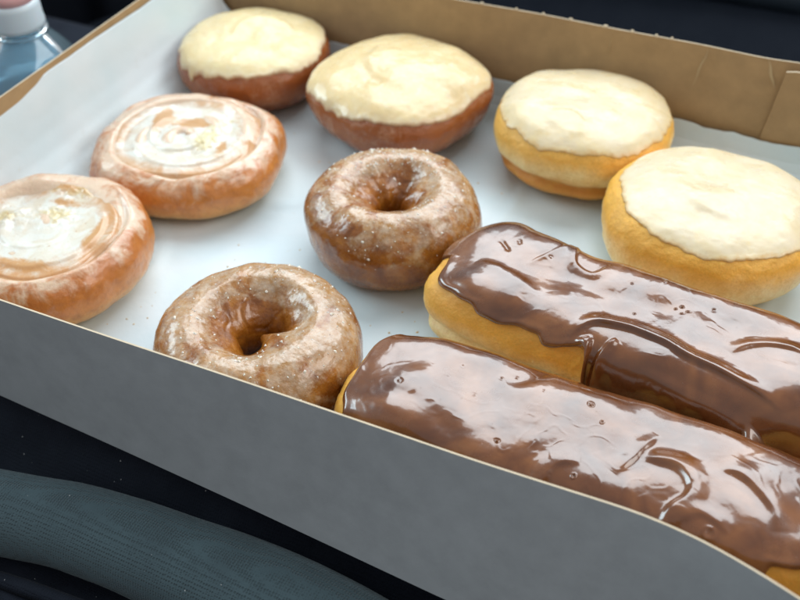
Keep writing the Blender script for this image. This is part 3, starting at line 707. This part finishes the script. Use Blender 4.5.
bar((32.9, 11.35, .06), -.06, 9.7, 3.0, 4.15, 'chocolate iced bar with icing folded over its yellow side, second from near wall', 17, R2, B2, kf2, .18, None, corner=3.8, rimfn=rf2, warp=lambda x, y: (x-.25*np.exp(-((y-2.6)/1.2)**2)*sstep(-7, -9, x), y*(1+.42*np.exp(-((x+7.5)/1.25)**2)*sstep(0, 2, y)+.10*np.exp(-((x+5.6)/1.0)**2)*sstep(0, 2, y))),
    topfn=lambda x, y: .35*g2(x, y, -7.3, 3.6, 1.3, 1.2)-.10*g2(x, y, -5, .3, 2, 1.2))

# =================================================================== WATER BOTTLE
def lathe(prof, n=64, rfn=None):
    prof = np.array(prof, float); th = np.linspace(0, 2*PI, n, endpoint=False)
    T, J = np.meshgrid(th, np.arange(len(prof)), indexing='ij'); r = prof[J, 0]; z = prof[J, 1]
    if rfn is not None: r = r*rfn(T, z)
    return np.stack([r*np.cos(T), r*np.sin(T), z], -1).reshape(-1, 3), grid_faces(n, len(prof), True)
bt = empty('water_bottle', (-6.2, 19.0, -12.95), .3, label='clear plastic water bottle with white and pink cap, outside the box at far left', cat='bottle')
def plast(name, col, rough=.4, tr=0, ior=1.45, sub=.2):
    t = NT(name); return t.bsdf(Base_Color=col, Roughness=rough, Transmission_Weight=tr, IOR=ior, Subsurface_Weight=sub, Subsurface_Scale=.002)
capw = plast('white_cap_plastic', (.62, .70, .74), .35); capp = plast('pink_cap_plastic', (.80, .45, .44), .35)
clear = plast('clear_bottle_plastic', (.55, .78, .90), .06, .85, 1.45, 0)
water = plast('drinking_water', (.50, .74, .84), .0, .7, 1.33, 0)
ribs = lambda T, z: 1+.018*np.sign(np.sin(T*36))
V, F = lathe([(0.0, 19.75), (1.30, 19.75), (1.42, 19.6), (1.47, 19.4), (1.48, 18.7), (1.52, 18.45), (1.52, 18.2), (1.45, 18.15), (1.36, 18.15), (1.3, 19.5), (0, 19.5)], 144)
meshobj('cap', V, F, capw, bt)
V, F = lathe([(0.0, 20.75), (.75, 20.72), (1.12, 20.55), (1.28, 20.2), (1.31, 19.77), (0, 19.77)], 72)
meshobj('cap_top', V, F, capp, bt)
def shoulder(T, z): return 1+.035*np.cos(T*6+.4)*np.clip((18.0-z)/2, 0, 1)*np.clip((z-8)/3, 0, 1)
pb = [(1.28, 18.5), (1.28, 18.0), (1.36, 17.85), (1.55, 17.6), (2.1, 16.9), (2.7, 16.0), (3.15, 14.9), (3.4, 13.6), (3.5, 12.2), (3.5, 1), (3.2, .2), (0.02, .1)]
zz = np.array(pb)[::-1]; 
pin = [(max(r-.05, .01), z+(.08 if r < 3.3 and z < 1 else 0)) for r, z in pb][::-1]
V, F = lathe(pb+pin, 96, shoulder); meshobj('bottle_body', V, F, clear, bt)
pw = [(.01, 15.6), (2.7, 15.6), (3.05, 14.8), (3.32, 13.6), (3.42, 12.2), (3.42, 1.0), (3.1, .3), (.01, .25)]
V, F = lathe(pw, 96, shoulder); meshobj('water', V, F, water, bt)
V, F = lathe([(1.33, 17.95), (1.6, 17.95), (1.6, 17.8), (1.36, 17.8)], 72); meshobj('neck_ring', V, F, clear, bt)

# =================================================================== CAR INTERIOR
def fabric(name, col, col2, scale=5, rough=.85, bumpd=.12, dust=True, st=1.0, sheen=.12):
    t = NT(name)
    v = t.n('ShaderNodeTexVoronoi', feature='F1'); t.link(t.obj(), v.inputs['Vector']); v.inputs['Scale'].default_value = scale; v.inputs['Randomness'].default_value = .25
    d = t.ramp(v.outputs['Distance'], [(.12, 0.0), (.5, 1.0)])
    n = t.noise(.5, 4, .6)
    c = t.mix(d, tuple(q*.68 for q in col), col); c = t.mix(t.ramp(n, [(.35, 0.0), (.7, 1.0)]), c, col2)
    if dust:
        s = t.ramp(t.noise(7, 1, .5, off=3), [(.80, 0.0), (.82, 1.0)]); c = t.mix(s, c, (.5, .5, .5))
    return t.bsdf(Base_Color=c, Roughness=rough, Normal=t.bump(d, .8*st, bumpd), Sheen_Weight=sheen, Sheen_Roughness=.4, Specular_IOR_Level=.2)
BOL = fabric('blue_grey_mesh_fabric', (.070, .108, .124), (.058, .088, .102), 8.5, bumpd=.06)
CUS = fabric('dark_navy_fabric', (.006, .009, .017), (.010, .014, .024), 9, st=.4, sheen=.03)
DASH = fabric('dark_dash_plastic', (.004, .007, .014), (.006, .009, .016), 12, rough=.85, bumpd=.03, dust=False, sheen=0.0)
seat = empty('car_seat', (18, 0, -4), label='blue grey mesh car seat with dark navy cushion under the box', cat='car seat')
def tube(path, rad, n=60, sub=14, flat=1.0):
    pts = np.array(path, float); q = [2*pts[0]-pts[1], *pts, 2*pts[-1]-pts[-2]]; C = []; Rr = []
    rad = np.array(rad, float)
    for i in range(1, len(q)-2):
        for t in np.linspace(0, 1, sub, endpoint=False):
            C.append(.5*((2*q[i])+(-q[i-1]+q[i+1])*t+(2*q[i-1]-5*q[i]+4*q[i+1]-q[i+2])*t*t+(-q[i-1]+3*q[i]-3*q[i+1]+q[i+2])*t**3)); Rr.append(rad[i-1]*(1-t)+rad[i]*t)
    C.append(pts[-1]); Rr.append(rad[-1]); C = np.array(C); Rr = np.array(Rr)
    Tn = np.gradient(C, axis=0); Tn /= np.linalg.norm(Tn, axis=1)[:, None]
    up = np.array([0, 0, 1.]); S = np.cross(Tn, up); S /= np.linalg.norm(S, axis=1)[:, None]; U = np.cross(S, Tn)
    a = np.linspace(0, 2*PI, n, endpoint=False)
    P = C[:, None]+Rr[:, None, None]*(np.cos(a)[None, :, None]*S[:, None]+flat*np.sin(a)[None, :, None]*U[:, None])
    m = n; L = len(C); F = []
    i = np.arange(L-1)[:, None]; j = np.arange(m)[None]; j2 = (j+1) % m
    F = np.stack([i*m+j, (i+1)*m+j, (i+1)*m+j2, i*m+j2], -1).reshape(-1, 4)
    return P.reshape(-1, 3), list(F)+[list(range(m))[::-1], [(L-1)*m+k for k in range(m)]]
def loc_(V, o): return np.asarray(V)-np.array(o.location)/CM
V, F = tube([(-4, -8.8, -2.6), (1.5, -6.6, -2.6), (7, -5.0, -2.6), (10.6, -4.2, -2.6), (14.2, -3.45, -2.6), (19.85, -3.05, -2.6), (24.4, -3.15, -2.7), (27.6, -3.55, -2.8), (33.7, -4.6, -2.9), (44, -7, -3)], [1.6, 1.6, 1.65, 1.72, 1.8, 2.0, 2.2, 2.3, 2.4, 2.4], 90)
V = V+.10*fbm(V, .2, 2, 3)[:, None]*np.array([0, .5, 1]); meshobj('bolster', loc_(V, seat), F, BOL, seat)
V, F = tube([(-4, -11.2, -3.9), (3, -8.7, -3.8), (8, -7.1, -3.8), (12, -6.3, -3.8), (15.3, -5.95, -3.8), (18.3, -5.8, -3.8), (25.5, -6.0, -3.9), (44, -10, -4)], [.35]*8, 20); meshobj('seam_piping', loc_(V, seat), F, CUS, seat)
V, F = tube([(-4, -14.2, -4.8), (3, -11.6, -4.8), (8, -10.0, -4.8), (12, -9.2, -4.8), (18.3, -8.9, -4.8), (25.5, -9.4, -4.9), (44, -13.5, -5)], [2.3]*7, 60); meshobj('lower_panel', loc_(V, seat), F, CUS, seat)
# cushion sheet with soft folds, dipping in front of the box
X, Y = np.meshgrid(np.linspace(-40, 90, 200), np.linspace(-40, 44, 150), indexing='ij')
Z = -.35-3.4*sstep(1.5, -3.0, Y)*1.0-5.0*sstep(-1, -9, X)*sstep(-12, 2, Y)
Z = Z-.12+.9*np.clip(fbm(P3(X*.5, Y, 0), .16, 3, 5), -.6, .6)*sstep(1.0, -2.0, Y)
Z = Z-10*sstep(36, 44, Y)-6*sstep(46, 60, X)
nX = X.shape
meshobj('cushion', loc_(np.stack([X, Y, Z], -1).reshape(-1, 3), seat), grid_faces(*nX), CUS, seat)
# dashboard behind the box
dash = empty('dashboard', (25, 62, -6), label='dark navy dashboard panel filling the top right behind the box', cat='dashboard')
X = np.linspace(-30, 110, 60); pr = np.array([(46, -22), (50, -16), (55, -9), (60, -4), (66, -1.2), (72, 0), (76, 1.2), (78, 3.5), (79, 9), (79.5, 22)])
A = np.interp(np.linspace(0, 9, 70), range(10), pr[:, 0]); B = np.interp(np.linspace(0, 9, 70), range(10), pr[:, 1])
k = np.ones(9)/9; A[4:-4] = np.convolve(A, k, 'valid'); B[4:-4] = np.convolve(B, k, 'valid')
Vd = np.stack([np.repeat(X[:, None], 70, 1), A[None]-.12*X[:, None], np.repeat(B[None], 60, 0)], -1)
meshobj('upper_panel', loc_(Vd.reshape(-1, 3), dash), grid_faces(60, 70), DASH, dash)
TRIM = fabric('dash_trim_plastic', (.018, .026, .036), (.024, .032, .042), 12, rough=.6, bumpd=.03, dust=False, sheen=0.0)
V, F = tube([(0, 59.2, -3.0), (20, 58.4, -2.95), (34, 58.0, -2.9), (60, 57, -2.8), (110, 56, -2.6)], [1.5]*5, 40); meshobj('trim_roll', loc_(V, dash), F, TRIM, dash)
# door panel behind the bottle
door = empty('car_door_panel', (-40, 40, -20), label='dark car door panel with upright ribs behind the water bottle', cat='door panel')
def wavy(s): return 1.2*np.tanh(3*np.sin(s*.55))
S = np.linspace(-10, 75, 240); Hh = np.linspace(-40, 14, 20)
Ssh, Hg = np.meshgrid(S, Hh, indexing='ij')
dx, dy = math.cos(.95), math.sin(.95)
Vd = np.stack([-45+Ssh*dx*1.0-wavy(Ssh)*dy, 25+Ssh*dy+wavy(Ssh)*dx, Hg], -1)
meshobj('door_skin', loc_(Vd.reshape(-1, 3), door), grid_faces(240, 20), DASH, door)
V, F = tube([(-30, 38, -14), (-22, 49, -12), (-14, 60, -11), (-6, 72, -10)], [2.2]*4, 30); meshobj('armrest', loc_(V, door), F, DASH, door)
# floor of the car
fl = meshobj('floor', [(-150, -90, -42), (160, -90, -42), (160, 200, -42), (-150, 200, -42)], [(0, 1, 2, 3)], CUS, None, False)
props(fl, kind='structure')

# =================================================================== CAMERA
cp = Vector((37.9442, -20.0237, 32.4365))*CM
fw = Vector((-0.34189233, 0.66125941, -0.66771673)); r_ = Vector((0.89750807, 0.44037482, -0.02343679)); u_ = Vector((-0.27854784, 0.60729401, 0.74404643))
cam = bpy.data.cameras.new('camera'); co = bpy.data.objects.new('camera', cam); COL.objects.link(co)
M = Matrix((r_, u_, -fw)).transposed().to_4x4(); M.translation = cp; co.matrix_world = M
cam.sensor_width = 36; cam.lens = 1033.387/800*36; cam.clip_start = .01; cam.clip_end = 50
cam.dof.use_dof = True; cam.dof.focus_distance = .40; cam.dof.aperture_fstop = 11
SC.camera = co

# =================================================================== LIGHT
w = bpy.data.worlds.new('World'); SC.world = w; w.use_nodes = True
bg = w.node_tree.nodes['Background']; bg.inputs[0].default_value = (.78, .80, .82, 1); bg.inputs[1].default_value = .52
def area(name, loc, target, sx, sy, power, col):
    L = bpy.data.lights.new(name, 'AREA'); L.shape = 'RECTANGLE'; L.size = sx; L.size_y = sy; L.energy = power; L.color = col
    o = bpy.data.objects.new(name, L); COL.objects.link(o); o.location = loc
    o.rotation_euler = (Vector(target)-Vector(loc)).to_track_quat('-Z', 'Y').to_euler(); return o
T0 = (.22, .12, .03)
area('windshield_light', (.07, 1.07, 1.10), T0, 1.5, .95, 24, (.86, .95, 1.0))
area('side_window_light', (-1.1, .10, .75), T0, .8, .45, 10, (.70, .91, 1.0))
area('far_window_light', (1.25, .35, .85), T0, .9, .5, 7, (1.0, .97, .92))

SC.view_settings.view_transform = 'Standard'; SC.view_settings.look = 'None'; SC.view_settings.gamma = 1; SC.view_settings.exposure = .1
SC.render.engine = 'CYCLES'
